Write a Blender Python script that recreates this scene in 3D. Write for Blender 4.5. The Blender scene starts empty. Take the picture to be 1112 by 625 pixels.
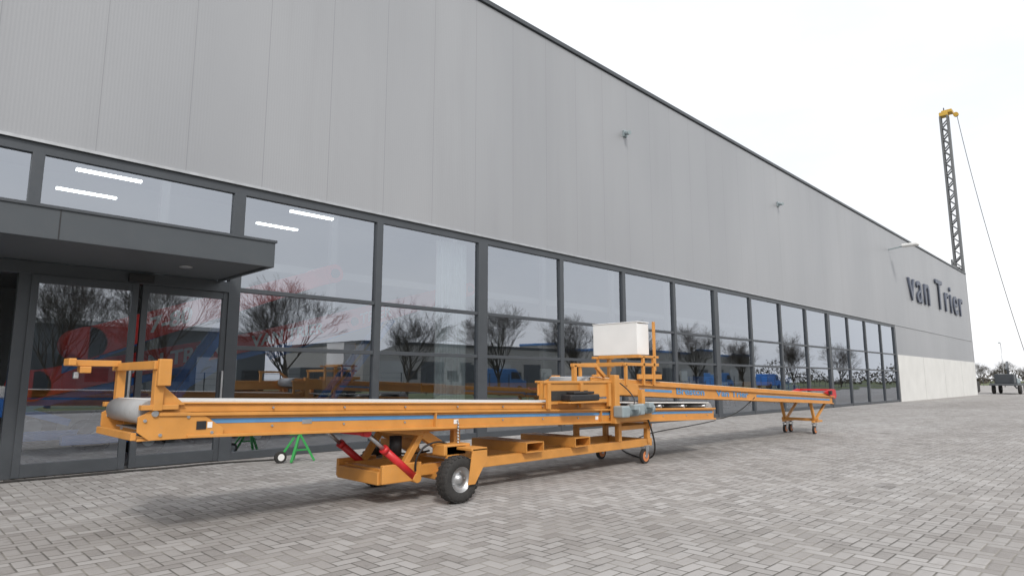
import bpy, math, random
from mathutils import Vector, Matrix
random.seed(7)
S=bpy.context.scene
COL=S.collection

# ------------------------------------------------------------ materials
def newmat(name):
    m=bpy.data.materials.new(name); m.use_nodes=True
    nt=m.node_tree
    return m,nt,nt.nodes['Principled BSDF']
def N(nt,t,**k):
    n=nt.nodes.new(t)
    for a,b in k.items(): setattr(n,a,b)
    return n
def M(nt,op,a,b=None,c=None):
    n=nt.nodes.new('ShaderNodeMath'); n.operation=op
    for i,v in enumerate((a,b,c)):
        if v is None: continue
        if isinstance(v,(int,float)): n.inputs[i].default_value=v
        else: nt.links.new(v,n.inputs[i])
    return n.outputs[0]
def pos(nt):
    return N(nt,'ShaderNodeNewGeometry').outputs['Position']
def noise(nt,scale,detail=4,rough=.6,vec=None,stretch=None):
    v=vec or pos(nt)
    if stretch:
        mp=N(nt,'ShaderNodeMapping'); mp.inputs['Scale'].default_value=stretch
        nt.links.new(v,mp.inputs['Vector']); v=mp.outputs[0]
    n=N(nt,'ShaderNodeTexNoise'); n.inputs['Scale'].default_value=scale
    n.inputs['Detail'].default_value=detail; n.inputs['Roughness'].default_value=rough
    nt.links.new(v,n.inputs['Vector'])
    return n.outputs['Fac']
def ramp(nt,fac,stops):
    r=N(nt,'ShaderNodeValToRGB'); e=r.color_ramp.elements
    while len(e)<len(stops): e.new(.5)
    for i,(p,c) in enumerate(stops):
        e[i].position=p; e[i].color=(c[0],c[1],c[2],1) if not isinstance(c,(int,float)) else (c,c,c,1)
    nt.links.new(fac,r.inputs[0]); return r.outputs[0]
def mixc(nt,fac,a,b,mode='MIX'):
    n=N(nt,'ShaderNodeMix',data_type='RGBA',blend_type=mode)
    for i,v in ((0,fac),(6,a),(7,b)):
        if isinstance(v,(int,float)): n.inputs[i].default_value=v
        elif isinstance(v,tuple): n.inputs[i].default_value=(v[0],v[1],v[2],1)
        else: nt.links.new(v,n.inputs[i])
    return n.outputs[2]
def bump(nt,b,h,strength=.3,dist=.01):
    n=N(nt,'ShaderNodeBump'); n.inputs['Strength'].default_value=strength; n.inputs['Distance'].default_value=dist
    nt.links.new(h,n.inputs['Height']); nt.links.new(n.outputs[0],b.inputs['Normal'])
def paint(name,col,rough=.45,metal=0,var=.15,scale=6,dirt=.25,coat=0):
    m,nt,b=newmat(name)
    f=noise(nt,scale,6,.65)
    dark=tuple(c*(1-var) for c in col); light=tuple(min(1,c*(1+var*.5)) for c in col)
    c=ramp(nt,f,[(.3,dark),(.7,light)])
    if dirt:
        d=noise(nt,scale*4,8,.75)
        dm=ramp(nt,d,[(.52,0.0),(.75,1.0)])
        c=mixc(nt,M(nt,'MULTIPLY',dm,dirt),c,(.16,.14,.12))
    nt.links.new(c,b.inputs['Base Color'])
    r=M(nt,'MULTIPLY_ADD',noise(nt,scale*2,5),.35,rough-.15)
    nt.links.new(r,b.inputs['Roughness']); b.inputs['Metallic'].default_value=metal
    b.inputs['Coat Weight'].default_value=coat
    return m
ORANGE=paint('orange_paint',(.61,.275,.06),.48,0,.15,5,.26,.08)
RED=paint('red_paint',(.55,.02,.025),.38,0,.1)
REDI=paint('red_boom_paint',(.85,.05,.045),.45,0,.1,4,.05)
BLUE=paint('blue_paint',(.04,.20,.65),.4,0,.1)
BLUES=paint('blue_stripe',(.10,.27,.50),.5,0,.12,8,.15)
GREEN=paint('green_paint',(.03,.32,.07),.45,0,.1)
WHITE=paint('white_plastic',(.80,.80,.79),.5,0,.05,3,.06)
GREYM=paint('grey_motor',(.32,.38,.40),.4,.2,.15)
STEEL=paint('zinc_steel',(.50,.51,.52),.38,.85,.2)
RUBBER=paint('rubber',(.028,.027,.026),.75,0,.3,20,.5)
BLACK=paint('black_plastic',(.02,.02,.022),.5,0,.2)
BELT=paint('belt',(.62,.62,.61),.6,0,.1,4,.25)
BELTD=paint('belt_worn',(.34,.345,.35),.55,.1,.15,3,.45)
ANTH=paint('anthracite_frame',(.070,.078,.088),.42,.2,.1,3,.08)
ANTHC=paint('anthracite_canopy',(.075,.085,.095),.5,.2,.08,1.5,.08)
MASTC=paint('mast_steel',(.15,.155,.16),.5,.2,.15,1,.2)
INTW=paint('interior_wall',(.42,.43,.44),.8,0,.1,.5,.1)
CEIL=paint('interior_ceiling',(.5,.51,.52),.8,0,.1,.5,.1)
INTF=paint('interior_floor',(.26,.26,.26),.35,0,.15,1,.1)
CURT=paint('curtain_cloth',(.78,.80,.80),.9,0,.08,4,0)
SIGN=paint('sign_letters',(.095,.11,.15),.45,.2,.1,2,.05)
WTXT=paint('white_lettering',(.85,.85,.85),.6,0,.03,5,0)
BARK=paint('bark',(.070,.058,.046),.9,0,.3,8,.2)
CONC=paint('concrete_plinth',(.66,.66,.64),.8,0,.08,.8,.12)
TARM=paint('asphalt',(.055,.055,.056),.9,0,.25,2,.2)
HALLD=paint('hall_dark',(.10,.11,.12),.6,0,.15,.3,.1)
HALLB=paint('hall_blue',(.06,.2,.5),.5,0,.1,.3,.1)
KERB=paint('kerb_concrete',(.36,.35,.34),.85,0,.15,3,.2)
HUB=paint('caster_orange',(.62,.22,.08),.55,0,.15)

def emit(name,c,s):
    m,nt,b=newmat(name); b.inputs['Emission Color'].default_value=(*c,1); b.inputs['Emission Strength'].default_value=s
    return m
LAMP=emit('strip_lamp',(1,.98,.95),9)

def glassmat():
    m,nt,b=newmat('window_glass'); nt.nodes.remove(b)
    out=nt.nodes['Material Output']
    tr=N(nt,'ShaderNodeBsdfTransparent'); tr.inputs[0].default_value=(.72,.79,.81,1)
    gl=N(nt,'ShaderNodeBsdfGlossy'); gl.inputs[0].default_value=(.84,.89,.97,1); gl.inputs['Roughness'].default_value=0.0
    lw=N(nt,'ShaderNodeLayerWeight'); lw.inputs[0].default_value=.35
    f=M(nt,'MULTIPLY_ADD',lw.outputs['Fresnel'],.70,.36)
    f=M(nt,'MINIMUM',f,.9)
    mx=N(nt,'ShaderNodeMixShader'); nt.links.new(f,mx.inputs[0]); nt.links.new(tr.outputs[0],mx.inputs[1]); nt.links.new(gl.outputs[0],mx.inputs[2])
    nt.links.new(mx.outputs[0],out.inputs[0])
    return m
GLASS=glassmat()

def claddingmat():
    m,nt,b=newmat('ribbed_cladding')
    p=pos(nt); sx=N(nt,'ShaderNodeSeparateXYZ'); nt.links.new(p,sx.inputs[0])
    x=M(nt,'ADD',sx.outputs[0],sx.outputs[1])
    rib=M(nt,'SINE',M(nt,'MULTIPLY',x,2*math.pi/.05))
    xs_=M(nt,'DIVIDE',M(nt,'ADD',x,200.0-.05),1.3)
    seam=M(nt,'LESS_THAN',M(nt,'FRACT',xs_),.010)
    pid=N(nt,'ShaderNodeTexWhiteNoise',noise_dimensions='1D')
    nt.links.new(M(nt,'FLOOR',xs_),pid.inputs['W'])
    n=noise(nt,.25,4,.5,p,(1,1,.35)); n2=noise(nt,2.2,5,.65,p,(1,1,.06))
    c=ramp(nt,n,[(.3,(.305,.314,.332)),(.7,(.352,.360,.376))])
    c=mixc(nt,M(nt,'MULTIPLY',ramp(nt,n2,[(.5,0.),(.8,1.)]),.13),c,(.20,.20,.205))
    c=mixc(nt,M(nt,'MULTIPLY',pid.outputs[0],.06),c,(.22,.22,.23))
    c=mixc(nt,M(nt,'MULTIPLY',seam,.36),c,(.12,.12,.13))
    nt.links.new(c,b.inputs['Base Color']); b.inputs['Roughness'].default_value=.46; b.inputs['Metallic'].default_value=.15
    h=M(nt,'SUBTRACT',M(nt,'MULTIPLY',rib,.5),M(nt,'MULTIPLY',seam,2.))
    bump(nt,b,h,.16,.004)
    return m
CLAD=claddingmat()

def pavermat():
    m,nt,b=newmat('herringbone_pavers')
    p=pos(nt); sx=N(nt,'ShaderNodeSeparateXYZ'); nt.links.new(p,sx.inputs[0])
    w=.112
    wob=noise(nt,1.1,2); wob2=noise(nt,1.4,2,.5,p,(1.3,.9,1))
    x=M(nt,'ADD',M(nt,'DIVIDE',sx.outputs[0],w),M(nt,'MULTIPLY_ADD',wob,.3,800.))
    y=M(nt,'ADD',M(nt,'DIVIDE',sx.outputs[1],w),M(nt,'MULTIPLY_ADD',wob2,.3,800.))
    ix=M(nt,'FLOOR',x); iy=M(nt,'FLOOR',y); fx=M(nt,'FRACT',x); fy=M(nt,'FRACT',y)
    s=M(nt,'FLOORED_MODULO',M(nt,'SUBTRACT',ix,iy),4.)
    def eq(k): return M(nt,'COMPARE',s,float(k),.1)
    e0,e1,e2,e3=eq(0),eq(1),eq(2),eq(3)
    dl=M(nt,'ADD',fx,e1); dr=M(nt,'ADD',M(nt,'SUBTRACT',1.,fx),e0)
    db=M(nt,'ADD',fy,e2); dt=M(nt,'ADD',M(nt,'SUBTRACT',1.,fy),e3)
    d=M(nt,'MINIMUM',M(nt,'MINIMUM',dl,dr),M(nt,'MINIMUM',db,dt))
    idx=M(nt,'SUBTRACT',ix,e1); idy=M(nt,'SUBTRACT',iy,e2)
    cv=N(nt,'ShaderNodeCombineXYZ'); nt.links.new(idx,cv.inputs[0]); nt.links.new(idy,cv.inputs[1])
    wn=N(nt,'ShaderNodeTexWhiteNoise',noise_dimensions='3D'); nt.links.new(cv.outputs[0],wn.inputs['Vector'])
    c=ramp(nt,wn.outputs['Value'],[(0,(.225,.21,.20)),(.3,(.295,.278,.266)),(.75,(.35,.335,.325)),(1,(.41,.395,.385))])
    g=noise(nt,60,4,.8); c=mixc(nt,M(nt,'MULTIPLY',ramp(nt,g,[(.4,0.),(.75,1.)]),.3),c,(.47,.46,.45))
    big=noise(nt,.22,6,.62); c=mixc(nt,M(nt,'MULTIPLY',ramp(nt,big,[(.42,0.),(.66,1.)]),.48),c,(.18,.163,.15))
    big2=noise(nt,.5,6,.7,p,(.12,1,1)); c=mixc(nt,M(nt,'MULTIPLY',ramp(nt,big2,[(.48,0.),(.72,1.)]),.4),c,(.46,.455,.45))
    sp=noise(nt,3.5,6,.75); c=mixc(nt,M(nt,'MULTIPLY',ramp(nt,sp,[(.57,0.),(.70,1.)]),.40),c,(.13,.118,.108))
    oil=noise(nt,.9,3,.5,p,(1,1.4,1)); c=mixc(nt,M(nt,'MULTIPLY',ramp(nt,oil,[(.66,0.),(.73,1.)]),.45),c,(.10,.09,.085))
    j=ramp(nt,d,[(.035,1.),(.085,0.)])
    jc=mixc(nt,ramp(nt,noise(nt,1.6,4),[(.42,0.),(.6,1.)]),(.085,.08,.07),(.23,.215,.19))
    c=mixc(nt,M(nt,'MULTIPLY',j,.9),c,jc)
    nt.links.new(c,b.inputs['Base Color'])
    b.inputs['Roughness'].default_value=.82
    h=M(nt,'ADD',M(nt,'MINIMUM',M(nt,'MULTIPLY',d,7.),1.),M(nt,'MULTIPLY_ADD',g,.25,M(nt,'MULTIPLY',wn.outputs['Value'],.35)))
    bump(nt,b,h,.6,.006)
    return m
PAVER=pavermat()
def grassmat():
    m,nt,b=newmat('winter_grass')
    c=ramp(nt,noise(nt,.6,8,.7),[(.3,(.06,.085,.03)),(.55,(.10,.12,.045)),(.75,(.16,.145,.08))])
    nt.links.new(c,b.inputs['Base Color']); b.inputs['Roughness'].default_value=.95
    bump(nt,b,noise(nt,12,6,.8),.6,.05); return m
GRASS=grassmat()

# ------------------------------------------------------------ geometry helpers
def empty(name):
    o=bpy.data.objects.new(name,None); COL.objects.link(o); return o
def mesh(name,vs,fs,mat,parent=None,bev=0,smooth=False):
    me=bpy.data.meshes.new(name); me.from_pydata([tuple(v) for v in vs],[],fs); me.update()
    o=bpy.data.objects.new(name,me); COL.objects.link(o)
    if mat: me.materials.append(mat)
    if parent: o.parent=parent
    if bev:
        md=o.modifiers.new('b','BEVEL'); md.width=bev; md.segments=2; md.limit_method='ANGLE'
    if smooth:
        for p in me.polygons: p.use_smooth=True
    return o
BF=[(0,3,2,1),(4,5,6,7),(0,1,5,4),(1,2,6,5),(2,3,7,6),(3,0,4,7)]
def box(name,x0,x1,y0,y1,z0,z1,mat,parent=None,bev=.004):
    return mesh(name,[(x0,y0,z0),(x1,y0,z0),(x1,y1,z0),(x0,y1,z0),(x0,y0,z1),(x1,y0,z1),(x1,y1,z1),(x0,y1,z1)],BF,mat,parent,bev)
def slab(name,x0,x1,y0,y1,b0,t0,b1,t1,mat,parent=None,bev=.004):
    return mesh(name,[(x0,y0,b0),(x1,y0,b1),(x1,y1,b1),(x0,y1,b0),(x0,y0,t0),(x1,y0,t1),(x1,y1,t1),(x0,y1,t0)],BF,mat,parent,bev)
def bar(name,p,q,w,h,mat,parent=None,bev=.004):
    p=Vector(p);q=Vector(q);d=(q-p).normalized()
    up=Vector((0,0,1)) if abs(d.z)<.95 else Vector((1,0,0))
    s=d.cross(up).normalized(); u=s.cross(d).normalized()
    vs=[]
    for c in (p,q):
        for a,b in ((-1,-1),(1,-1),(1,1),(-1,1)): vs.append(c+s*a*w/2+u*b*h/2)
    return mesh(name,vs,[(0,1,2,3),(7,6,5,4),(0,4,5,1),(1,5,6,2),(2,6,7,3),(3,7,4,0)],mat,parent,bev)
def cyl(name,p,q,r,mat,parent=None,n=20,r2=None,bev=0):
    p=Vector(p);q=Vector(q);d=(q-p).normalized(); r2=r if r2 is None else r2
    up=Vector((0,0,1)) if abs(d.z)<.9 else Vector((1,0,0))
    s=d.cross(up).normalized(); u=s.cross(d).normalized(); vs=[]
    for c,rr in ((p,r),(q,r2)):
        for i in range(n):
            a=2*math.pi*i/n; vs.append(c+(s*math.cos(a)+u*math.sin(a))*rr)
    fs=[(i,(i+1)%n,n+(i+1)%n,n+i) for i in range(n)]+[tuple(range(n))[::-1],tuple(range(n,2*n))]
    o=mesh(name,vs,fs,mat,parent,bev)
    for f in o.data.polygons[:n]: f.use_smooth=True
    return o
def lathe_y(name,cx,cy,cz,prof,mat,parent,n=36):
    vs=[];k=len(prof)
    for i in range(n):
        a=2*math.pi*i/n
        for (r,y) in prof: vs.append((cx+r*math.cos(a),cy+y,cz+r*math.sin(a)))
    fs=[]
    for i in range(n):
        for j in range(k-1):
            a=i*k+j;b=((i+1)%n)*k+j; fs.append((a,a+1,b+1,b))
    return mesh(name,vs,fs,mat,parent,0,True)
def tube(name,pts,r,mat,parent=None):
    cu=bpy.data.curves.new(name,'CURVE'); cu.dimensions='3D'; cu.bevel_depth=r; cu.bevel_resolution=2
    sp=cu.splines.new('NURBS'); sp.points.add(len(pts)-1)
    for i,p in enumerate(pts): sp.points[i].co=(*p,1)
    sp.use_endpoint_u=True; sp.order_u=4
    cu.materials.append(mat); o=bpy.data.objects.new(name,cu); COL.objects.link(o)
    if parent: o.parent=parent
    return o
def text(name,s,x0,y,z,size,mat,parent,width=None,ext=.003,slope=0,spacing=1.0,bold=0):
    if not s: return None
    cu=bpy.data.curves.new(name,'FONT'); cu.body=s; cu.size=size; cu.extrude=ext; cu.space_character=spacing; cu.offset=bold
    o=bpy.data.objects.new('tmp',cu); COL.objects.link(o)
    dg=bpy.context.evaluated_depsgraph_get(); dg.update()
    me=bpy.data.meshes.new_from_object(o.evaluated_get(dg)); COL.objects.unlink(o); bpy.data.objects.remove(o)
    xs=[v.co.x for v in me.vertices]; mn=min(xs); W=max(xs)-mn; k=(width/W) if width else 1
    for v in me.vertices:
        a=(v.co.x-mn)*k; v.co=(x0+a, y-v.co.z, z+v.co.y+slope*a)
    me.update(); me.materials.clear(); me.materials.append(mat)
    ob=bpy.data.objects.new(name,me); COL.objects.link(ob); ob.parent=parent
    return ob

D=11.2; RH=11.0; CB=4.77
# ------------------------------------------------------------ ground
mesh('ground',[(-400,-400,0),(900,-400,0),(900,400,0),(-400,400,0)],[(0,1,2,3)],GRASS)
mesh('brick_pavement',[(-30,-9,.006),(190,-9,.006),(190,60,.006),(-30,60,.006)],[(0,1,2,3)],PAVER)
mesh('road',[(-200,-32,.006),(400,-32,.006),(400,-25,.006),(-200,-25,.006)],[(0,1,2,3)],TARM)
box('kerb',-200,400,-25,-24.85,0,.12,KERB)
ks=empty('pavement_edge_kerb'); box('edge_stones',-30,190,-9.15,-9.0,0,.1,KERB,ks)

# ------------------------------------------------------------ building
B=empty('industrial_showroom_building')
XL=-28; XR=70; BK=46
box('cladding_front',XL,XR,D-.06,D+.06,CB,RH-.14,CLAD,B,0)
box('roof_coping',XL-.05,XR+.05,D-.12,D+.2,RH-.12,RH,ANTH,B,.01)
box('coping_end',XR-.1,XR+.08,D+.2,BK,RH-.14,RH,ANTH,B,.01)
box('cladding_end',XR-.12,XR,D+.06,BK,0,RH-.14,CLAD,B,0)
box('cladding_back',XL,XR,BK,BK+.12,0,RH,CLAD,B,0)
box('cladding_left_end',XL,XL+.12,D+.06,BK,0,RH-.14,CLAD,B,0)
box('roof',XL,XR,D+.2,BK,RH-.35,RH-.2,CEIL,B,0)
box('drip_flashing',XL,XR,D-.10,D-.06,CB-.005,CB+.04,STEEL,B,0)
W0=4.35; WS=2.92
XE=W0+14*WS  # 45.2
box('concrete_plinth',XE+.16,XR,D-.10,D+.05,0,2.9,CONC,B,.01)
box('cladding_over_plinth',XE+.16,XR,D-.06,D+.06,2.9,CB,CLAD,B,0)
for px in (XE+6.4,XE+12.6,XE+18.8):
    box('plinth_joint',px,px+.02,D-.104,D-.09,0.02,2.88,KERB,B,0)
# interior
box('floor_slab',XL+.12,XR-.12,D+.04,BK,0.0,.05,INTF,B,0)
box('inner_back_wall',XL+.2,XR-.2,34,34.1,.05,RH-.4,INTW,B,0)
box('mezzanine',XL+.2,XR-.2,22,34,5.2,5.5,CEIL,B,0)
for i in range(10):
    x=-6+i*6.0
    box('inner_column',x,x+.25,21.7,21.95,.05,RH-.4,INTW,B,0)
for i in range(3):
    for yy,zz in ((16.4,5.95),(18.6,6.0),(20.8,6.0)):
        box('strip_lamp',-2.2+i*5.0,-.9+i*5.0,yy,yy+.10,zz,zz+.05,LAMP,B,0)
for i in range(8):
    for yy in (14.5,18.5):
        box('high_strip_lamp',-3.5+i*6.0,-1.0+i*6.0,yy,yy+.14,8.6,8.66,LAMP,B,0)
# window wall
k0=-11
xs=[W0+k*WS for k in range(k0,15)]
thick=[2,6,10,14,-2]
box('head_frame',xs[0],XE+.16,D-.05,D+.06,CB-.16,CB-.006,ANTH,B)
box('sill_left',xs[0],W0-2*WS,D-.05,D+.06,0.01,.14,ANTH,B)
box('sill',W0,XE+.16,D-.05,D+.06,0.01,.14,ANTH,B)
for k,x in zip(range(k0,15),xs):
    t=.15 if k in thick else (.075 if k!=0 else .10)
    box('mullion',x-t,x+t,D-.075 if k in thick else D-.065,D+.07,0.01,CB-.155,ANTH,B)
def pane(x0,x1,z0,z1):
    j=lambda: random.uniform(-.006,.006)
    mesh('glass_pane',[(x0,D+j(),z0),(x1,D+j(),z0),(x1,D+j(),z1),(x0,D+j(),z1)],[(0,1,2,3)],GLASS,B)
for k in range(k0,14):
    x0=W0+k*WS;x1=x0+WS
    if k==-1:
        pane(x0,x1,3.02,CB-.15)
        continue
    pane(x0,x1,2.9,CB-.15)
    box('transom',x0+.08,x1-.08,D-.055,D+.05,2.87,2.945,ANTH,B)
    if k==-2: continue
    pane(x0,x1,1.9,2.9); pane(x0,x1,.1,1.9)
    box('transom',x0+.08,x1-.08,D-.055,D+.05,1.86,1.935,ANTH,B)
box('door_header',W0-2*WS+.1,W0-.1,D-.08,D+.08,2.84,3.02,ANTH,B)
def leaf(x0,x1,y):
    f=.09
    box('door_stile',x0,x0+f,y-.04,y+.04,.02,2.84,ANTH,B); box('door_stile',x1-f,x1,y-.04,y+.04,.02,2.84,ANTH,B)
    box('door_rail',x0+f,x1-f,y-.035,y+.035,.02,.2,ANTH,B); box('door_rail',x0+f,x1-f,y-.035,y+.035,2.72,2.84,ANTH,B)
    mesh('glass_pane',[(x0+f,y,.2),(x1-f,y,.2),(x1-f,y,2.72),(x0+f,y,2.72)],[(0,1,2,3)],GLASS,B)
    box('door_handle',x1-f+.03,x1-f+.06,y-.10,y-.07,.9,1.5,STEEL,B)
leaf(1.50,2.86,D-.06); leaf(2.93,4.26,D+.0)
# canopy
box('canopy_fascia',-9,4.1,D-2.12,D-2.06,3.0,3.38,ANTHC,B,.006)
box('canopy_end',4.04,4.1,D-2.06,D-.08,3.0,3.38,ANTHC,B,.006)
box('canopy_top',-9,4.04,D-2.06,D-.08,3.33,3.37,ANTHC,B,0)
box('canopy_soffit',-9,4.04,D-2.06,D-.08,3.03,3.06,HALLD,B,0)
for x in (-4.4,-1.5,1.43):
    box('canopy_joint',x,x+.012,D-2.124,D-2.10,3.0,3.38,BLACK,B,0)
box('canopy_drip',-9.01,4.12,D-2.14,D-2.0,3.37,3.405,ANTH,B,0)
box('door_sensor',2.7,3.05,D-.16,D-.08,2.86,2.98,BLACK,B)
for x in (.4,3.2):
    cyl('downlight',(x,D-1.1,3.015),(x,D-1.1,3.035),.09,STEEL,B)
# sign
SG=empty('wall_sign')
text('letters','van Trier',49.2,D-.14,6.75,3.35,SIGN,SG,width=17.6,ext=.05,bold=0.0,spacing=1.25)
def wlamp(x,z,big):
    e=empty('wall_lamp'if big else 'wall_camera')
    if big:
        bar('arm',(x,D-.06,z),(x,D-1.0,z+.12),.07,.07,GREYM,e); box('head',x-.28,x+.28,D-1.75,D-.85,z+.05,z+.22,WHITE,e,.05)
    else:
        box('bracket',x-.09,x+.09,D-.13,D-.06,z-.1,z+.1,GREYM,e); cyl('body',(x,D-.1,z),(x-.10,D-.34,z-.05),.065,GREYM,e)
wlamp(45.4,9.6,True); wlamp(16.25,9.1,False); wlamp(28.1,9.15,False)

# interior objects
def boom(name,x0,z0,x1,z1,y,mat,mat2,t1,t2,h=.27):
    e=empty(name); L=math.hypot(x1-x0,z1-z0); sl=(z1-z0)/(x1-x0)
    slab('boom_side',x0,x1,y,y+.05,z0-h,z0+h,z1-h*.65,z1+h*.65,mat,e)
    slab('boom_far_side',x0,x1,y+.9,y+.95,z0-h,z0+h,z1-h*.65,z1+h*.65,mat,e)
    slab('belt',x0,x1,y+.06,y+.89,z0+.1,z0+.14,z1+.06,z1+.1,RUBBER,e)
    slab('lower_rail',x0-.3,x1-1.5,y+.1,y+.2,z0-.50,z0-.34,z1-.66,z1-.54,mat2,e)
    cyl('head_drum',(x1,y-.03,z1),(x1,y+.95,z1),.2,mat,e)
    cyl('head_bearing',(x1,y-.06,z1),(x1,y-.03,z1),.1,BLACK,e)
    cyl('tail_drum',(x0,y,z0),(x0,y+.95,z0),.27,mat,e)
    bar('leg',(x0+(x1-x0)*.55,y+.2,z0+(z1-z0)*.5-.2),(x0+1.0,y+.2,.3),.12,.14,mat2,e)
    bar('leg',(x0+(x1-x0)*.55,y+.75,z0+(z1-z0)*.5-.2),(x0+1.0,y+.75,.3),.12,.14,mat2,e)
    bar('base',(x0-.2,y+.3,.38),(x0+3.6,y+.3,.38),.16,.16,mat2,e)
    for xx in (x0+1.0,x0+2.9):
        for yy in (y+.05,y+.75):
            lathe_y('wheel',xx,yy,.33,[(.1,-.07),(.24,-.08),(.28,-.05),(.28,.05),(.24,.08),(.1,.07)],RUBBER,e,24)
            cyl('hub',(xx,yy-.06,.33),(xx,yy+.06,.33),.13,WHITE,e)
    text('letters',t1,x0+(x1-x0)*.20,y-.004,z0+(z1-z0)*.20-.13,.38,WTXT,e,slope=sl,bold=.01)
    text('letters',t2,x0+(x1-x0)*.60,y-.004,z0+(z1-z0)*.60-.11,.34,WTXT,e,slope=sl,bold=.01)
boom('red_conveyor',2.5,1.95,6.9,3.62,12.3,REDI,BLUE,'7-80','')
boom('red_conveyor',2.0,1.25,8.2,2.75,13.6,REDI,BLUE,'VAN TRIER','VAN TRIER',.24)
boom('red_conveyor',6.9,2.3,12.8,4.1,14.6,REDI,BLUE,'VAN TRIER','',.3)
def blue_trailer(x,y):
    e=empty('blue_field_machine')
    box('frame',x,x+2.6,y,y+1.2,.75,1.05,BLUE,e,.03); box('hopper',x+.2,x+1.8,y+.1,y+1.1,1.05,1.5,BLUE,e,.05)
    box('front_panel',x+1.9,x+2.5,y+.1,y+1.1,1.05,1.25,WHITE,e,.03)
    bar('drawbar',(x+2.6,y+.6,.9),(x+3.5,y+.6,.6),.12,.12,BLUE,e)
    for xx in (x+.5,x+1.9):
        lathe_y('wheel',xx,y-.02,.42,[(.14,-.1),(.36,-.11),(.42,-.07),(.42,.07),(.36,.11),(.14,.1)],RUBBER,e,28)
        cyl('hub',(xx,y-.13,.42),(xx,y+.1,.42),.16,STEEL,e)
blue_trailer(-.9,13.1); blue_trailer(1.9,16.0); blue_trailer(17,14.5); blue_trailer(26,14); blue_trailer(33,13.5)
vs=[];fs=[];n=60
for i in range(n+1):
    x=9.1+.9*i/n; y=11.55+.05*math.sin(i*1.1)+.02*math.sin(i*2.7)
    vs+=[(x,y,.1),(x,y,4.6)]
for i in range(n): fs.append((2*i,2*i+2,2*i+3,2*i+1))
c=mesh('curtain',vs,fs,CURT,None,0,True)
for (x,y,L) in ((11.2,14,5.0),(19,13.5,5.0),(30,14,6)):
    e=empty('stored_conveyor')
    box('beam',x,x+L,y,y+.06,.95,1.25,ORANGE,e); box('beam_far',x,x+L,y+.8,y+.86,.95,1.25,ORANGE,e)
    box('belt',x,x+L,y+.07,y+.79,1.2,1.24,BELT,e)
    for xx in (x+.6,x+L-.6):
        for yy in (y+.03,y+.83): bar('leg',(xx,yy,.95),(xx,yy,.2),.08,.08,ORANGE,e); cyl('caster',(xx,yy-.03,.15),(xx,yy+.03,.15),.1,RUBBER,e)
    box('rail',x+.3,x+L-.3,y,y+.05,.3,.38,ORANGE,e)
    box('control_box',x+L-.9,x+L-.4,y-.1,y-.01,1.3,1.7,WHITE,e,.02)

# ------------------------------------------------------------ conveyor 1 (near)
C=empty('belt_conveyor')
NY,FY=5.85,6.95
def T(x): return 1.175-.026*(x-1.6)
X0,X1=1.6,11.2
def rail(nm,x0,x1,y0,y1,db,dt,mat,p=C,f=T,bev=.004): return slab(nm,x0,x1,y0,y1,f(x0)+db,f(x0)+dt,f(x1)+db,f(x1)+dt,mat,p,bev)
for (a,b,s) in ((NY,NY+.02,-1),(FY-.02,FY,1)):
    o=-1 if s<0 else 1
    rail('side_web',X0+.15,X1,a,b,-.30,-.105,ORANGE)
    lo,hi=(a-.045,a-.001) if s<0 else (b+.001,b+.045)
    rail('bottom_flange',X0+.35,X1,lo,hi,-.302,-.275,ORANGE)
    rail('top_flange',X0+.12,X1,lo,hi,-.118,-.09,ORANGE)
    rail('guard_plate',X0+.1,8.2,a+.006*o*-1,b+.006*o*-1,-.088,-.022,ORANGE)
    l2,h2=(a-.015,a+.03) if s<0 else (b-.03,b+.015)
    rail('guard_lip',X0+.1,8.2,l2,h2,-.020,-.004,ORANGE)
    st=(a-.004,a-.0005) if s<0 else (b+.0005,b+.004)
    rail('blue_stripe',X0+.55,X1-.05,st[0],st[1],-.185,-.145,BLUES,bev=0)
rail('belt',X0+.08,X1-.1,NY+.035,FY-.035,-.012,.012,BELT)
rail('belt_return',X0+.08,X1-.1,NY+.05,FY-.05,-.25,-.235,BELTD)
cyl('tail_drum',(X0+.09,NY+.05,T(X0)-.094),(X0+.09,FY-.05,T(X0)-.094),.103,BELTD,C,40)
cyl('head_drum',(X1-.1,NY+.04,T(X1)-.11),(X1-.1,FY-.04,T(X1)-.11),.118,BELTD,C,32)
cyl('drum_shaft',(X0+.09,NY-.05,T(X0)-.1),(X0+.09,FY+.05,T(X0)-.1),.025,STEEL,C)
def plate(nm,pts,y0,y1,mat,p,bev=.003):
    n=len(pts); vs=[(x,y0,z) for x,z in pts]+[(x,y1,z) for x,z in pts]
    fs=[tuple(range(n)),tuple(range(n,2*n))[::-1]]+[((i+1)%n,i,n+i,n+(i+1)%n) for i in range(n)]
    return mesh(nm,vs,fs,mat,p,bev)
for y in (NY-.03,FY+.005):
    plate('tail_plate',[(1.57,.93),(1.66,.86),(2.25,.86),(2.25,.93),(2.05,1.07),(1.66,1.10),(1.57,1.05)],y,y+.025,ORANGE,C)
    for (bx,bz) in ((1.74,.90),(2.15,.90),(1.95,1.04),(1.62,1.02)):
        cyl('bolt',(bx,y-.012,bz),(bx,y+.035,bz),.014,STEEL,C,6)
box('tail_scraper',1.535,1.575,NY,FY,.865,.925,ORANGE,C)
box('tail_cover',1.58,1.68,NY,FY,.855,.875,ORANGE,C)
box('sticker',2.02,2.10,NY-.036,NY-.031,.93,1.0,BLACK,C,0)
box('sticker_white',2.11,2.15,NY-.036,NY-.031,.94,.99,WHITE,C,0)
box('type_plate',3.0,3.10,NY-.005,NY-.001,.93,.97,STEEL,C,0)
for xx in (4.9,7.6):
    box('warning_label',xx,xx+.07,NY-.005,NY-.001,T(xx)-.25,T(xx)-.20,WHITE,C,0)
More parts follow.
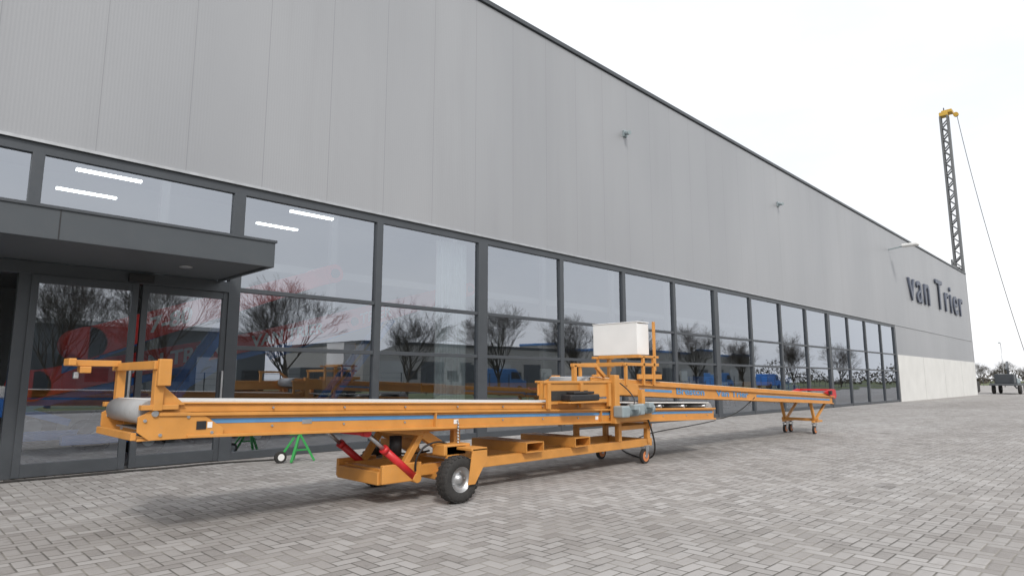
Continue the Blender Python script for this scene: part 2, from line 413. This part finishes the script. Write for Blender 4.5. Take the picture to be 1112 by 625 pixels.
for i in range(12):
    x=2.4+i*.75
    box('cross_member',x,x+.06,NY+.03,FY-.03,T(x)-.29,T(x)-.255,ORANGE,C)
    cyl('idler',(x+.3,NY+.03,T(x)-.07),(x+.3,FY-.03,T(x)-.07),.03,STEEL,C,12)
    cyl('bolt',(x+.3,NY-.012,T(x)-.225),(x+.3,NY-.001,T(x)-.225),.011,STEEL,C,8)
    cyl('bolt',(x+.3,NY-.018,T(x)-.06),(x+.3,NY-.001,T(x)-.06),.010,STEEL,C,8)
for xx in (4.6,7.7):
    box('splice_plate',xx,xx+.012,NY-.047,NY-.001,T(xx)-.275,T(xx)-.118,ORANGE,C,.001)
# tail handle gantry
px=1.70
bar('gantry_post',(px,NY-.02,1.1),(px,NY-.02,1.50),.09,.07,ORANGE,C)
bar('gantry_post',(px,FY+.02,1.1),(px,FY+.02,1.50),.09,.07,ORANGE,C)
bar('gantry_beam',(px-.01,NY-.08,1.47),(px-.01,FY+.10,1.47),.09,.07,ORANGE,C)
bar('gantry_arm',(px-.03,FY-.06,1.50),(1.30,FY-.06,1.50),.07,.055,ORANGE,C)
box('arm_end_plate',1.24,1.30,FY-.18,FY+.04,1.475,1.54,ORANGE,C,.008)
box('arm_clamp',1.34,1.43,FY-.12,FY+.0,1.41,1.47,ORANGE,C,.008)
box('arm_knob',1.30,1.34,FY-.10,FY-.05,1.36,1.42,STEEL,C,.008)
box('gantry_foot',px-.12,px+.16,NY-.06,NY+.02,1.105,1.145,ORANGE,C)
box('gantry_foot',px-.12,px+.16,FY-.02,FY+.06,1.105,1.145,ORANGE,C)
plate('gantry_gusset',[(px,1.14),(px+.22,1.14),(px,1.34)],NY-.03,NY-.015,ORANGE,C)
box('gantry_bracket',px-.03,px+.07,NY-.12,NY-.06,1.30,1.52,ORANGE,C,.008)
# chassis
RN,RF=6.0,6.8
for y in (RN,RF):
    bar('chassis_rail',(4.05,y,.34),(9.25,y,.34),.10,.12,ORANGE,C,.008)
for x in (4.08,5.15,7.9,9.18):
    bar('chassis_cross',(x,RN+.05,.34),(x,RF-.05,.34),.10,.10,ORANGE,C,.008)
box('chassis_nose',3.98,4.5,RN-.08,RN-.03,.24,.44,ORANGE,C,.01)
box('chassis_nose',3.98,4.5,RF+.03,RF+.08,.24,.44,ORANGE,C,.01)
bar('front_tube',(4.02,RN-.02,.30),(4.02,RF+.02,.30),.12,.14,ORANGE,C,.01)
for x in (6.15,7.15):
    for (z0,z1) in ((.405,.417),(.523,.535)): box('fork_pocket',x,x+.34,RN-.14,RF+.14,z0,z1,ORANGE,C,.002)
    for xx in (x,x+.328): box('fork_pocket',xx,xx+.012,RN-.14,RF+.14,.417,.523,ORANGE,C,.002)
bar('axle',(4.73,5.70,.27),(4.73,7.05,.27),.09,.09,ORANGE,C,.006)
for y,s in ((5.72,1),(7.0,-1)):
    plate('wheel_bracket',[(4.70,.22),(4.80,.22),(4.98,.50),(4.98,.60),(4.70,.60)],y,y+.03*s,ORANGE,C)
    box('bracket_box',4.66,5.05,min(y,y+.22*s),max(y,y+.22*s),.50,.62,ORANGE,C,.01)
plate('wheel_fork',[(4.80,.20),(4.90,.20),(5.08,.46),(5.08,.58),(4.86,.58)],5.46,5.475,ORANGE,C)
box('fork_bridge',4.84,5.08,5.46,5.72,.56,.59,ORANGE,C,.004)
for y in (RN,RF):
    bar('lift_arm',(5.2,y,.36),(4.55,y+.001,.74),.09,.11,ORANGE,C,.008)
    bar('lift_arm_upper',(4.55,y,.76),(3.95,y,.84),.09,.09,ORANGE,C,.008)
    bar('upright',(5.05,y,.38),(5.05,y,.80),.08,.10,ORANGE,C,.008)
    box('pivot_plate',4.4,5.3,y-.05,y+.05,.76,.80,ORANGE,C)
    bar('brace',(4.3,y,.40),(4.55,y,.76),.07,.07,ORANGE,C,.006)
bar('lift_cross',(4.55,RN,.72),(4.55,RF,.72),.08,.08,ORANGE,C,.006)
for y in (5.93,6.83):
    p=Vector((4.42,y,.27)); q=Vector((3.76,y,.80)); d=q-p
    cyl('hydraulic_barrel',p,p+d*.62,.042,RED,C); cyl('hydraulic_rod',p+d*.62,p+d*.95,.022,STEEL,C)
    cyl('ram_collar',p+d*.60,p+d*.66,.05,RED,C); cyl('ram_eye',(p.x,y-.05,p.z),(p.x,y+.05,p.z),.05,ORANGE,C)
    cyl('ram_eye',(q.x,y-.05,q.z),(q.x,y+.05,q.z),.045,RED,C)
    bar('ram_link',q,(3.45,y,T(3.4)-.28),.06,.07,RED,C)
tube('hydraulic_hose',[(4.4,5.9,.35),(4.3,5.8,.55),(4.6,5.85,.7),(4.9,5.9,.62),(5.1,6.0,.45)],.012,BLACK,C)
tube('hydraulic_hose',[(4.0,6.3,.8),(4.2,6.2,.55),(4.4,6.3,.45),(4.9,6.3,.5)],.012,BLACK,C)
cyl('pump',(4.3,6.15,.5),(4.3,6.15,.72),.07,BLACK,C)
for i in range(7):
    cyl('chain_link',(4.92,5.78,.62+i*.035),(4.92,5.80,.645+i*.035),.012,STEEL,C,8)
def bigwheel(cx,cy,cz,R,w,p):
    lathe_y('tyre',cx,cy,cz,[(R*.52,-w*.42),(R*.62,-w*.5),(R*.85,-w*.52),(R*.95,-w*.42),(R*.975,-w*.3),(R*.975,w*.3),(R*.95,w*.42),(R*.85,w*.52),(R*.62,w*.5),(R*.52,w*.42)],RUBBER,p,48)
    vs=[];fs=[]
    for i in range(26):
        for s in (-1,1):
            a=2*math.pi*(i+.5*(s>0))/26; u=Vector((math.cos(a),0,math.sin(a))); t=Vector((-math.sin(a),0,math.cos(a)))
            b=len(vs); c=Vector((cx,cy,cz))
            for rr in (R*.93,R*1.005):
                for (yy,tt) in ((.04*s,-.012),(.04*s,.016),(.5*s,.020),(.5*s,-.008)):
                    vs.append(c+u*(rr if abs(yy)<.3 or rr<R*.95 else R*.965)+t*tt+Vector((0,yy*w,0)))
            fs+= [tuple(b+q for q in f) for f in BF]
    mesh('tread_lugs',vs,fs,RUBBER,p)
    for s in (-1,1):
        lathe_y('rim',cx,cy,cz,[(R*.54,s*w*.44),(R*.50,s*w*.40),(R*.46,s*w*.2),(R*.20,s*w*.12),(R*.17,s*w*.38),(0.001,s*w*.38)],STEEL,p,32)
    for i in range(5):
        a=i*2*math.pi/5; x=cx+R*.32*math.cos(a); z=cz+R*.32*math.sin(a)
        cyl('wheel_bolt',(x,cy-w*.22,z),(x,cy-w*.1,z),.011,STEEL,p,6)
bigwheel(4.73,5.57,.262,.256,.16,C); bigwheel(4.73,7.16,.262,.256,.16,C)
def caster(x,y,p,R=.115,top=.30):
    cyl('caster_wheel',(x,y-.028,R+.006),(x,y+.028,R+.006),R,RUBBER,p,28,bev=.008)
    cyl('caster_rim',(x,y-.032,R+.006),(x,y+.032,R+.006),R*.72,HUB,p,24)
    cyl('caster_hub',(x,y-.045,R+.006),(x,y+.045,R+.006),R*.25,STEEL,p,12)
    for s in (-1,1):
        plate('caster_fork',[(x-.03,R),(x+.03,R),(x+.07,top-.02),(x-.02,top-.02)],y+s*.042,y+s*.048,STEEL,p,0)
    box('caster_top',x-.05,x+.09,y-.055,y+.055,top-.02,top-.005,STEEL,p,.003)
    cyl('caster_stem',(x+.03,y,top-.005),(x+.03,y,top+.05),.03,STEEL,p,12)
for y in (5.98,6.86): caster(9.06,y,C)
for y in (5.98,6.82):
    bar('rear_post',(8.35,y,.40),(8.35,y,.98),.08,.08,ORANGE,C,.006)
    bar('rear_post',(9.15,y,.32),(9.15,y,.86),.08,.08,ORANGE,C,.006)
    bar('rear_tie',(8.3,y,.60),(9.2,y,.60),.06,.07,ORANGE,C,.006)
bar('rear_cross',(9.15,5.9,.60),(9.15,6.9,.60),.06,.08,ORANGE,C,.006)
bar('rear_cross',(8.35,5.9,.72),(8.35,6.9,.72),.06,.08,ORANGE,C,.006)
for y,s,xa in ((5.80,-1,6.45),(6.98,1,7.6)):
    box('hopper_side',xa,7.92,y,y+.03,1.10,1.30,ORANGE,C,.006)
    box('hopper_rim',xa-.03,7.96,y-.02,y+.05,1.30,1.335,ORANGE,C,.006)
    box('hopper_foot',xa+.1,7.9,y-.01,y+.04,1.02,1.07,ORANGE,C,.004)
    for xx in (xa+.05,7.2,7.86):
        if xx>=xa: bar('hopper_post',(xx,y-.015,.96),(xx,y-.015,1.30),.05,.06,ORANGE,C)
    bar('tower_post',(7.99,y-.03,.70),(7.99,y-.03,1.42),.10,.12,ORANGE,C,.008)
    bar('tower_post',(8.75,y-.0,.80),(8.75,y-.0,1.2),.08,.09,ORANGE,C,.008)
    bar('tower_tie',(7.95,y-.02,.78),(8.95,y-.02,.78),.07,.12,ORANGE,C,.008)
box('rubber_skirt',6.55,7.35,5.775,5.795,1.07,1.20,RUBBER,C)
box('hydraulic_unit',6.75,7.4,5.60,5.78,1.06,1.15,BLACK,C,.02)
box('hydraulic_lid',6.85,7.3,5.62,5.76,1.155,1.19,BLACK,C,.01)
box('unit_shelf',6.7,7.45,5.60,5.79,1.03,1.055,ORANGE,C,.004)
bar('bracket_post',(7.23,5.93,1.30),(7.23,5.93,1.56),.06,.06,ORANGE,C)
bar('bracket_top',(7.18,5.93,1.56),(7.75,5.93,1.56),.06,.05,ORANGE,C)
bar('bracket_brace',(7.75,5.93,1.54),(7.95,5.93,1.40),.05,.05,ORANGE,C)
def motor(x,y,z,p):
    box('gearbox',x-.11,x+.08,y-.09,y+.09,z-.085,z+.085,GREYM,p,.02)
    cyl('motor_body',(x+.08,y,z),(x+.32,y,z),.07,GREYM,p,24)
    for i in range(8): cyl('motor_fin',(x+.10+i*.026,y,z),(x+.108+i*.026,y,z),.08,GREYM,p,24)
    cyl('fan_cover',(x+.32,y,z),(x+.39,y,z),.078,GREYM,p,24)
    box('terminal_box',x+.13,x+.25,y-.14,y-.05,z+.02,z+.10,GREYM,p,.01)
    cyl('output_flange',(x-.02,y+.09,z),(x-.02,y+.16,z),.07,STEEL,p)
motor(8.02,5.66,.88,C); motor(8.48,5.70,.90,C)
tube('motor_cable',[(8.2,5.6,.95),(8.3,5.55,1.05),(8.25,5.7,1.2),(8.1,5.75,1.3)],.009,BLACK,C)
# ------------------------------------------------------------ conveyor 2 (far)
E=empty('belt_conveyor')
def T2(x): return 1.385-.040*(x-7.7)
A0,A1=7.72,18.05; n2,f2=6.0,6.85
for (a,b,s) in ((n2,n2+.02,-1),(f2-.02,f2,1)):
    rail('side_web',A0+.1,A1-.1,a,b,-.25,-.06,ORANGE,E,T2)
    lo,hi=(a-.04,a-.001) if s<0 else (b+.001,b+.04)
    rail('bottom_flange',A0+.3,A1-.1,lo,hi,-.252,-.228,ORANGE,E,T2)
    rail('top_flange',A0+.1,A1,lo,hi,-.075,-.05,ORANGE,E,T2)
    l3,h3=(a+.006,b+.006) if s<0 else (a-.006,b-.006)
    rail('guard',A0,A1,l3,h3,-.049,.01,ORANGE,E,T2)
    st=(a-.004,a-.0005) if s<0 else (b+.0005,b+.004)
    rail('blue_stripe',9.0,10.0,st[0],st[1],-.17,-.125,BLUES,E,T2,0)
    rail('blue_stripe',13.4,A1-.3,st[0],st[1],-.17,-.125,BLUES,E,T2,0)
rail('belt',A0,A1-.05,n2+.03,f2-.03,.0,.016,BELT,E,T2)
rail('belt_return',A0,A1-.05,n2+.05,f2-.05,-.2,-.19,BELTD,E,T2)
for xx in (A0+.03,A1-.08):
    cyl('drum',(xx,n2+.04,T2(xx)-.09),(xx,f2-.04,T2(xx)-.09),.10,BELTD,E,28)
text('letters','Breston',10.15,n2-.005,T2(10.15)-.185,.17,BLUES,E,slope=-.04,bold=.004,width=1.0)
text('letters','Van Trier',11.6,n2-.005,T2(11.6)-.185,.17,BLUES,E,slope=-.04,bold=.004,width=1.4)
for y in (n2-.05,f2+.03):
    plate('tail_plate',[(7.66,1.20),(7.85,1.13),(8.9,1.10),(8.9,1.26),(8.3,1.38),(7.8,1.37),(7.66,1.34)],y,y+.02,ORANGE,E)
    for xx in (8.55,9.05,9.36):
        bar('hopper_post',(xx,y,1.26),(xx,y,1.74 if xx>8.6 else 1.60),.045,.045,ORANGE,E)
    bar('hopper_rail',(8.5,y,1.60),(9.5,y,1.60),.045,.05,ORANGE,E)
    bar('hopper_rail',(8.9,y,1.73),(9.5,y,1.73),.045,.04,ORANGE,E)
    box('hopper_skirt',8.9,9.6,y-.01,y+.03,1.36,1.44,ORANGE,E)
    bar('board_post',(9.40,y,1.5),(9.40,y,2.33),.035,.05,ORANGE,E)
bar('hopper_cross',(8.55,n2,1.60),(8.55,f2,1.60),.05,.06,ORANGE,E)
bar('hopper_cross',(9.05,n2,1.74),(9.05,f2,1.74),.05,.05,ORANGE,E)
box('white_sheet_front',9.03,9.05,6.04,6.96,1.77,2.31,WHITE,E,.004)
box('white_sheet_side',9.05,9.38,6.04,6.06,1.77,2.29,WHITE,E,.004)
box('white_sheet_side',9.05,9.38,6.94,6.96,1.77,2.29,WHITE,E,.004)
box('white_sheet_back',9.36,9.38,6.06,6.94,1.77,2.30,WHITE,E,.004)
box('white_sheet_top',9.02,9.39,6.03,6.97,2.31,2.325,WHITE,E,.004)
for y in (n2+.12,f2-.0):
    caster(16.9,y,E,.10,.27)
    if y>6.5: caster(17.25,y,E,.10,.27)
    bar('leg',(16.93,y,.32),(16.75,y,T2(16.9)-.24),.06,.07,ORANGE,E,.006)
    bar('brace',(16.95,y-.01,.34),(18.0,y-.01,T2(18)-.08),.05,.06,ORANGE,E,.006)
bar('leg_cross',(16.93,n2+.02,.36),(16.93,f2+.08,.36),.06,.07,ORANGE,E,.006)
bar('leg_foot',(16.8,n2+.12,.31),(17.4,n2+.12,.31),.06,.05,ORANGE,E,.006)
bar('leg_foot',(16.8,f2,.31),(17.4,f2,.31),.06,.05,ORANGE,E,.006)
for y in (n2-.03,f2+.0):
    plate('red_end_plate',[(17.3,T2(17.3)+.035),(18.1,T2(18)-.12),(18.2,T2(18)-.05),(18.15,T2(18)+.12),(17.9,T2(18)+.14)],y,y+.03,RED,E)
bar('red_crossbar',(18.08,n2,T2(18)+.11),(18.08,f2,T2(18)+.11),.05,.05,RED,E)
box('end_sensor',17.6,17.7,n2-.1,n2-.04,T2(17.6)-.02,T2(17.6)+.08,BLACK,E)

# ------------------------------------------------------------ cables, stand
CB1=empty('power_cable')
def gp(pts): return [(x,y,.02) for x,y in pts]
tube('cable',gp([(1.4,10.9),(1.9,10.75),(2.6,10.95),(3.3,10.7),(4.0,10.9),(4.6,10.7),(5.0,10.6)]),.014,RUBBER,CB1)
tube('cable',gp([(1.2,10.8),(1.8,10.9),(2.4,10.7),(3.0,10.85)]),.011,RUBBER,CB1)
CB2=empty('power_cable')
tube('cable',[(8.9,5.8,.75),(9.1,5.75,.3),(9.2,5.9,.03),(9.6,6.5,.02),(10.5,7.6,.02),(12,8.2,.02),(14.5,9.4,.02),(17,9.6,.02),(20,10.4,.02)],.014,RUBBER,CB2)
tube('cable',[(11.1,6.1,.75),(11.6,6.1,.55),(12.4,6.05,.62),(12.9,6.02,.8),(13.3,6.0,.98)],.010,RUBBER,CB2)
G=empty('green_jack_stand')
gx,gy=5.2,10.2
for (dx,dy) in ((-.2,-.14),(.22,-.12),(0,.2)):
    bar('leg',(gx,gy,.46),(gx+dx,gy+dy,.015),.035,.035,GREEN,G,.003)
bar('head',(gx-.18,gy,.47),(gx+.14,gy,.47),.05,.05,GREEN,G)
bar('brace',(gx-.12,gy-.08,.2),(gx+.13,gy-.07,.2),.025,.025,GREEN,G)
cyl('screw',(gx,gy,.47),(gx,gy,.6),.016,STEEL,G)
cyl('wheel',(gx-.32,gy-.03,.10),(gx-.32,gy+.03,.10),.095,RUBBER,G); cyl('wheel_rim',(gx-.32,gy-.036,.10),(gx-.32,gy+.036,.10),.055,WHITE,G)
bar('wheel_arm',(gx-.32,gy,.10),(gx-.1,gy,.40),.03,.03,GREEN,G)

# ------------------------------------------------------------ rig mast behind building corner
K=empty('drilling_rig_mast')
mx,my,mw,mh=82.5,13.58,.34,30.6
for a in (-1,1):
    for b in (-1,1): bar('chord',(mx+a*mw,my+b*mw,0),(mx+a*mw,my+b*mw,mh),.17,.17,MASTC,K,0)
z=0
i=0
while z<mh-1:
    for b in (-1,1):
        s=1 if i%2 else -1
        bar('lacing',(mx-mw*s,my+b*mw,z),(mx+mw*s,my+b*mw,z+.7),.12,.12,MASTC,K,0)
        bar('lacing',(mx+b*mw,my-mw*s,z),(mx+b*mw,my+mw*s,z+.7),.12,.12,MASTC,K,0)
        bar('batten',(mx-mw,my+b*mw,z),(mx+mw,my+b*mw,z),.08,.08,MASTC,K,0)
    z+=.7;i+=1
box('leader_plate',mx-mw*.6,mx+mw*.6,my-mw-.10,my-mw-.02,0,mh-1,MASTC,K,0)
YEL=paint('yellow_paint',(.58,.36,.05),.5)
box('head_block',mx-.45,mx+.5,my-.4,my+.4,mh,mh+.45,YEL,K,.05)
box('head_sheave_box',mx-.2,mx+.9,my-.8,my+.2,mh+.35,mh+.7,YEL,K,.05)
cyl('sheave',(mx+.6,my-1.0,mh+.2),(mx+.9,my-1.0,mh+.2),.25,YEL,K)
bar('head_light',(mx+.2,my,mh+.7),(mx+.2,my,mh+1.1),.1,.1,ANTH,K)
tube('hoist_cable',[(mx+.7,my-1.1,mh),(mx+2.2,my-1.9,20),(mx+5,my-3.8,6),(mx+7,my-4.6,1)],.03,ANTH,K)
R2=empty('rig_undercarriage')
box('unit_body',mx-1.2,mx+1.6,my-.2,my+2.6,1.2,3.0,ANTH,R2,.1); box('tracks',mx-2.4,mx+2.4,my-.4,my+3.0,0.01,1.2,RUBBER,R2,.2)
box('arm',mx-1.6,mx-1.2,my-.0,my+.6,3,13.2,MASTC,R2,.05); bar('cross_arm',(mx-2.6,my+.2,13.3),(mx,my,13.3),.2,.2,MASTC,R2); bar('pin',(mx-2.4,my+.2,12.9),(mx-2.4,my+.2,14.0),.15,.15,MASTC,R2); bar('stay',(mx-2.5,my+.2,13.9),(mx,my,12.6),.1,.1,MASTC,R2)

P=empty('equipment_trailer')
tx,ty=76.0,9.9
box('deck',tx,tx+6,ty-1,ty+1.2,.8,1.0,HALLD,P,.02)
for xx in (tx+.9,tx+4.8):
    for yy in (ty-1,ty+1.0):
        lathe_y('wheel',xx,yy,.45,[(.15,-.12),(.38,-.13),(.44,-.08),(.44,.08),(.38,.13),(.15,.12)],RUBBER,P,24); cyl('hub',(xx,yy-.1,.45),(xx,yy+.1,.45),.18,STEEL,P)
box('engine',tx+.4,tx+2.2,ty-.7,ty+.8,1.0,1.9,ANTH,P,.06)
box('tank',tx+3.6,tx+5.4,ty-.6,ty+.9,1.0,1.5,GREYM,P,.06)
bar('mast',(tx+2.8,ty,1),(tx+2.8,ty,3.1),.16,.16,ANTH,P); bar('boom',(tx+2.8,ty,3.0),(tx+.2,ty-.2,2.3),.14,.18,ANTH,P)
for xx in (tx+.1,tx+5.8): bar('stake',(xx,ty-.9,1.0),(xx,ty-.9,2.0),.07,.07,ANTH,P)
bar('drawbar',(tx+6,ty,.8),(tx+7.4,ty,.5),.12,.12,HALLD,P)

# ------------------------------------------------------------ trees
def tree_mesh(seed,H=7.8,depth=6):
    rnd=random.Random(seed); vs=[];fs=[]
    def seg(p,q,r0,r1,n):
        r0=max(r0,.0055); r1=max(r1,.0045)
        d=(q-p).normalized(); up=Vector((0,0,1)) if abs(d.z)<.9 else Vector((1,0,0))
        s=d.cross(up).normalized();u=s.cross(d); b=len(vs)
        for c,r in ((p,r0),(q,r1)):
            for i in range(n):
                a=2*math.pi*i/n; vs.append(c+(s*math.cos(a)+u*math.sin(a))*r)
        for i in range(n): fs.append((b+i,b+(i+1)%n,b+n+(i+1)%n,b+n+i))
    def grow(p,d,L,r,lv):
        n=8 if lv==0 else (5 if lv<3 else 3); k=4 if lv<2 else (3 if lv<4 else 2); q=p
        kids=[]
        for i in range(k):
            d=(d+Vector((rnd.gauss(0,.055),rnd.gauss(0,.055),rnd.gauss(.03,.03)))).normalized()
            q2=q+d*L/k; ra=r*(1-.4*i/k); rb=r*(1-.4*(i+1)/k); seg(q,q2,ra,rb,n); q=q2
            if (lv==0 and i>=1) or (lv>0 and (i>=1 or lv>3)): kids.append((q.copy(),d.copy(),rb,i==k-1))
        if lv>=depth: return
        for (kp,kd,kr,last) in kids:
            for c_ in range(3 if lv==0 else (2 if (last or lv==1) else rnd.choice((1,1,1,2)))):
                ax=Vector((rnd.gauss(0,1),rnd.gauss(0,1),rnd.gauss(0,.6))).normalized()
                sp=rnd.uniform(.35,.80) if not last else rnd.uniform(.25,.55)
                nd=(kd+(ax-ax.dot(kd)*kd).normalized()*sp+Vector((0,0,.10))).normalized()
                if nd.z<0: nd.z*=.3; nd.normalize()
                grow(kp,nd,L*rnd.uniform(.60,.78),kr*rnd.uniform(.5,.66),lv+1)
    grow(Vector((0,0,-.05)),Vector((0,0,1)),H*.40,H*.020,0)
    zm=max(v.z for v in vs); k=H/zm
    vs=[Vector((v.x*k*1.15,v.y*k*1.15,v.z*k)) for v in vs]
    me=bpy.data.meshes.new('bare_tree_mesh'); me.from_pydata([tuple(v) for v in vs],[],fs); me.update(); me.materials.append(BARK)
    return me
TM=[tree_mesh(3),tree_mesh(11),tree_mesh(23)]
for i,(x,y,s) in enumerate([(6.2,-15.4,1.0),(11.2,-15,1.02),(18.4,-15.3,1.05),(27,-15.1,.95),(36.6,-15.2,1.05),(46,-15,1.0),(56,-15.3,.97),(68,-15,1.05),(80,-15.4,.95),(97,-15,1.1),(116,-15,1.0)]):
    o=bpy.data.objects.new('bare_tree',TM[i%3]); COL.objects.link(o); o.location=(x,y,0); o.rotation_euler=(0,0,i*1.9); o.scale=(s,s,s)
for i in range(5):
    o=bpy.data.objects.new('bare_tree',TM[i%3]); COL.objects.link(o); x=215+random.uniform(0,60); o.location=(x,x*(.095+.075*i/5),0); s=random.uniform(.7,1.0); o.scale=(s,s,s); o.rotation_euler=(0,0,i)
vs=[];fs=[]
rr=random.Random(5)
for i in range(9000):
    y=rr.uniform(-120,160); x=290+rr.gauss(0,4); hmax=5.5+2.5*math.sin(y*.11)+1.5*math.sin(y*.37)
    z=rr.random()**1.3*hmax; s=rr.uniform(.3,.8); b=len(vs)
    a=rr.uniform(0,6.3)
    vs+=[(x,y,z),(x+rr.gauss(0,s),y+s*math.cos(a),z+s*abs(math.sin(a))+.2),(x+rr.gauss(0,s),y+s*math.cos(a+1),z+s*math.sin(a+1))]
    fs.append((b,b+1,b+2))
DT=paint('twig_mass',(.10,.085,.065),.95,0,.4,1,0)
mesh('distant_trees',vs,fs,DT)
L=empty('street_lamp'); lx,ly=150,19.5
cyl('pole',(lx,ly,0),(lx,ly,8),.1,STEEL,L,12,.06); bar('arm',(lx,ly,8),(lx-1.2,ly,8.2),.08,.08,STEEL,L); box('head',lx-2,lx-1.1,ly-.15,ly+.15,8.1,8.25,GREYM,L)
FN=empty('mesh_fence')
for i in range(40):
    bar('post',(165,-20+i*2.5,0),(165,-20+i*2.5,2),.06,.06,ANTH,FN,0)
for z in (.3,.7,1.1,1.5,1.9): bar('wire',(165,-20,z),(165,77.5,z),.03,.03,ANTH,FN,0)
def hall(name,x0,x1,y0,y1,h,mat,mat2):
    e=empty(name); box('walls',x0,x1,y0,y1,0,h,mat,e,0); box('band',x0-.1,x1+.1,y0-.1,y1+.1,h,h+.4,mat2,e,0)
    n=int((x1-x0)/7)
    for i in range(n):
        a=x0+2+i*7; 
        if a+4<x1: box('gate',a,a+4,y1,y1+.06,0,3.6,INTW if i%3==0 else ANTH,e,0)
        if a+5<x1: box('window',a+4.6,a+6.4,y1,y1+.05,1.2,2.4,BLACK,e,0)
hall('warehouse',0,30,-62,-45,6.2,HALLD,STEEL)
hall('warehouse',44,82,-70,-48,5.5,KERB,ANTH)
hall('warehouse',95,150,-70,-46,7.5,KERB,HALLB)
hall('warehouse',-40,-8,-66,-50,5.5,KERB,ANTH)
FH=empty('mesh_fence')
for i in range(60):
    bar('post',(-10+i*2.5,-20,0),(-10+i*2.5,-20,1.8),.06,.06,ANTH,FH,0)
for z in (.2,.6,1.0,1.4,1.78): bar('wire',(-10,-20,z),(137.5,-20,z),.02,.02,ANTH,FH,0)
def truck(x,y,m):
    e=empty('parked_van')
    plate('body',[(x,.45),(x+5.2,.45),(x+5.2,1.15),(x+4.6,1.3),(x+4.0,2.1),(x+3.7,2.3),(x,2.3)],y,y+1.9,m,e,.06)
    plate('side_glass',[(x+3.1,1.35),(x+4.4,1.35),(x+3.95,2.0),(x+3.1,2.0)],y+1.9,y+1.92,BLACK,e,0)
    for xx in (x+1,x+4.2):
        for yy in (y+.05,y+1.85): cyl('wheel',(xx,yy-.12,.36),(xx,yy+.12,.36),.36,RUBBER,e,24)
truck(40,-24.2+2,HALLB); truck(66,-22.8,HALLD); truck(84,-22.8,HALLB); truck(102,-22.8,BLUE); truck(22,-23,HALLD)

# ------------------------------------------------------------ world & sun
w=bpy.data.worlds.new('World'); S.world=w; w.use_nodes=True; nt=w.node_tree
bg=nt.nodes['Background']; sky=N(nt,'ShaderNodeTexSky'); sky.sky_type='NISHITA'; sky.sun_disc=False
sd=Vector((-.42,-.64,0)).normalized(); el=math.radians(42)
sunvec=Vector((sd.x*math.cos(el),sd.y*math.cos(el),math.sin(el)))
sky.sun_elevation=el; sky.sun_rotation=math.atan2(sd.x,sd.y); sky.air_density=1.4; sky.dust_density=5
tc=N(nt,'ShaderNodeTexCoord')
cn=noise(nt,1.6,6,.6,tc.outputs['Generated'],(1,1,2.6))
haze=ramp(nt,cn,[(.33,(.86,.88,.91)),(.66,(1,1,1))])
hz=mixc(nt,1.0,haze,(9.4,9.45,9.6),'MULTIPLY')
c=mixc(nt,.9,sky.outputs[0],hz)
nt.links.new(c,bg.inputs[0]); bg.inputs[1].default_value=.130
sl=bpy.data.lights.new('sun','SUN'); sl.energy=2.1; sl.angle=math.radians(9); sl.color=(1,.96,.91)
so=bpy.data.objects.new('sun',sl); COL.objects.link(so); so.rotation_euler=(-sunvec).to_track_quat('-Z','Y').to_euler()

# ------------------------------------------------------------ camera
yaw=math.radians(44.9); th=math.radians(8.21)
H=Vector((math.cos(yaw),math.sin(yaw),0)); R=Vector((math.sin(yaw),-math.cos(yaw),0))
Fv=H*math.cos(th)+Vector((0,0,math.sin(th))); U=-H*math.sin(th)+Vector((0,0,math.cos(th)))
cam=bpy.data.cameras.new('camera'); cam.lens=690/1112*36; cam.sensor_width=36; cam.clip_end=2000; cam.clip_start=.05
co=bpy.data.objects.new('camera',cam); COL.objects.link(co)
m=Matrix((R,U,-Fv)).transposed().to_4x4(); m.translation=Vector((0,0,1.35)); co.matrix_world=m
S.camera=co
S.view_settings.view_transform='Standard'; S.view_settings.look='None'; S.view_settings.exposure=0
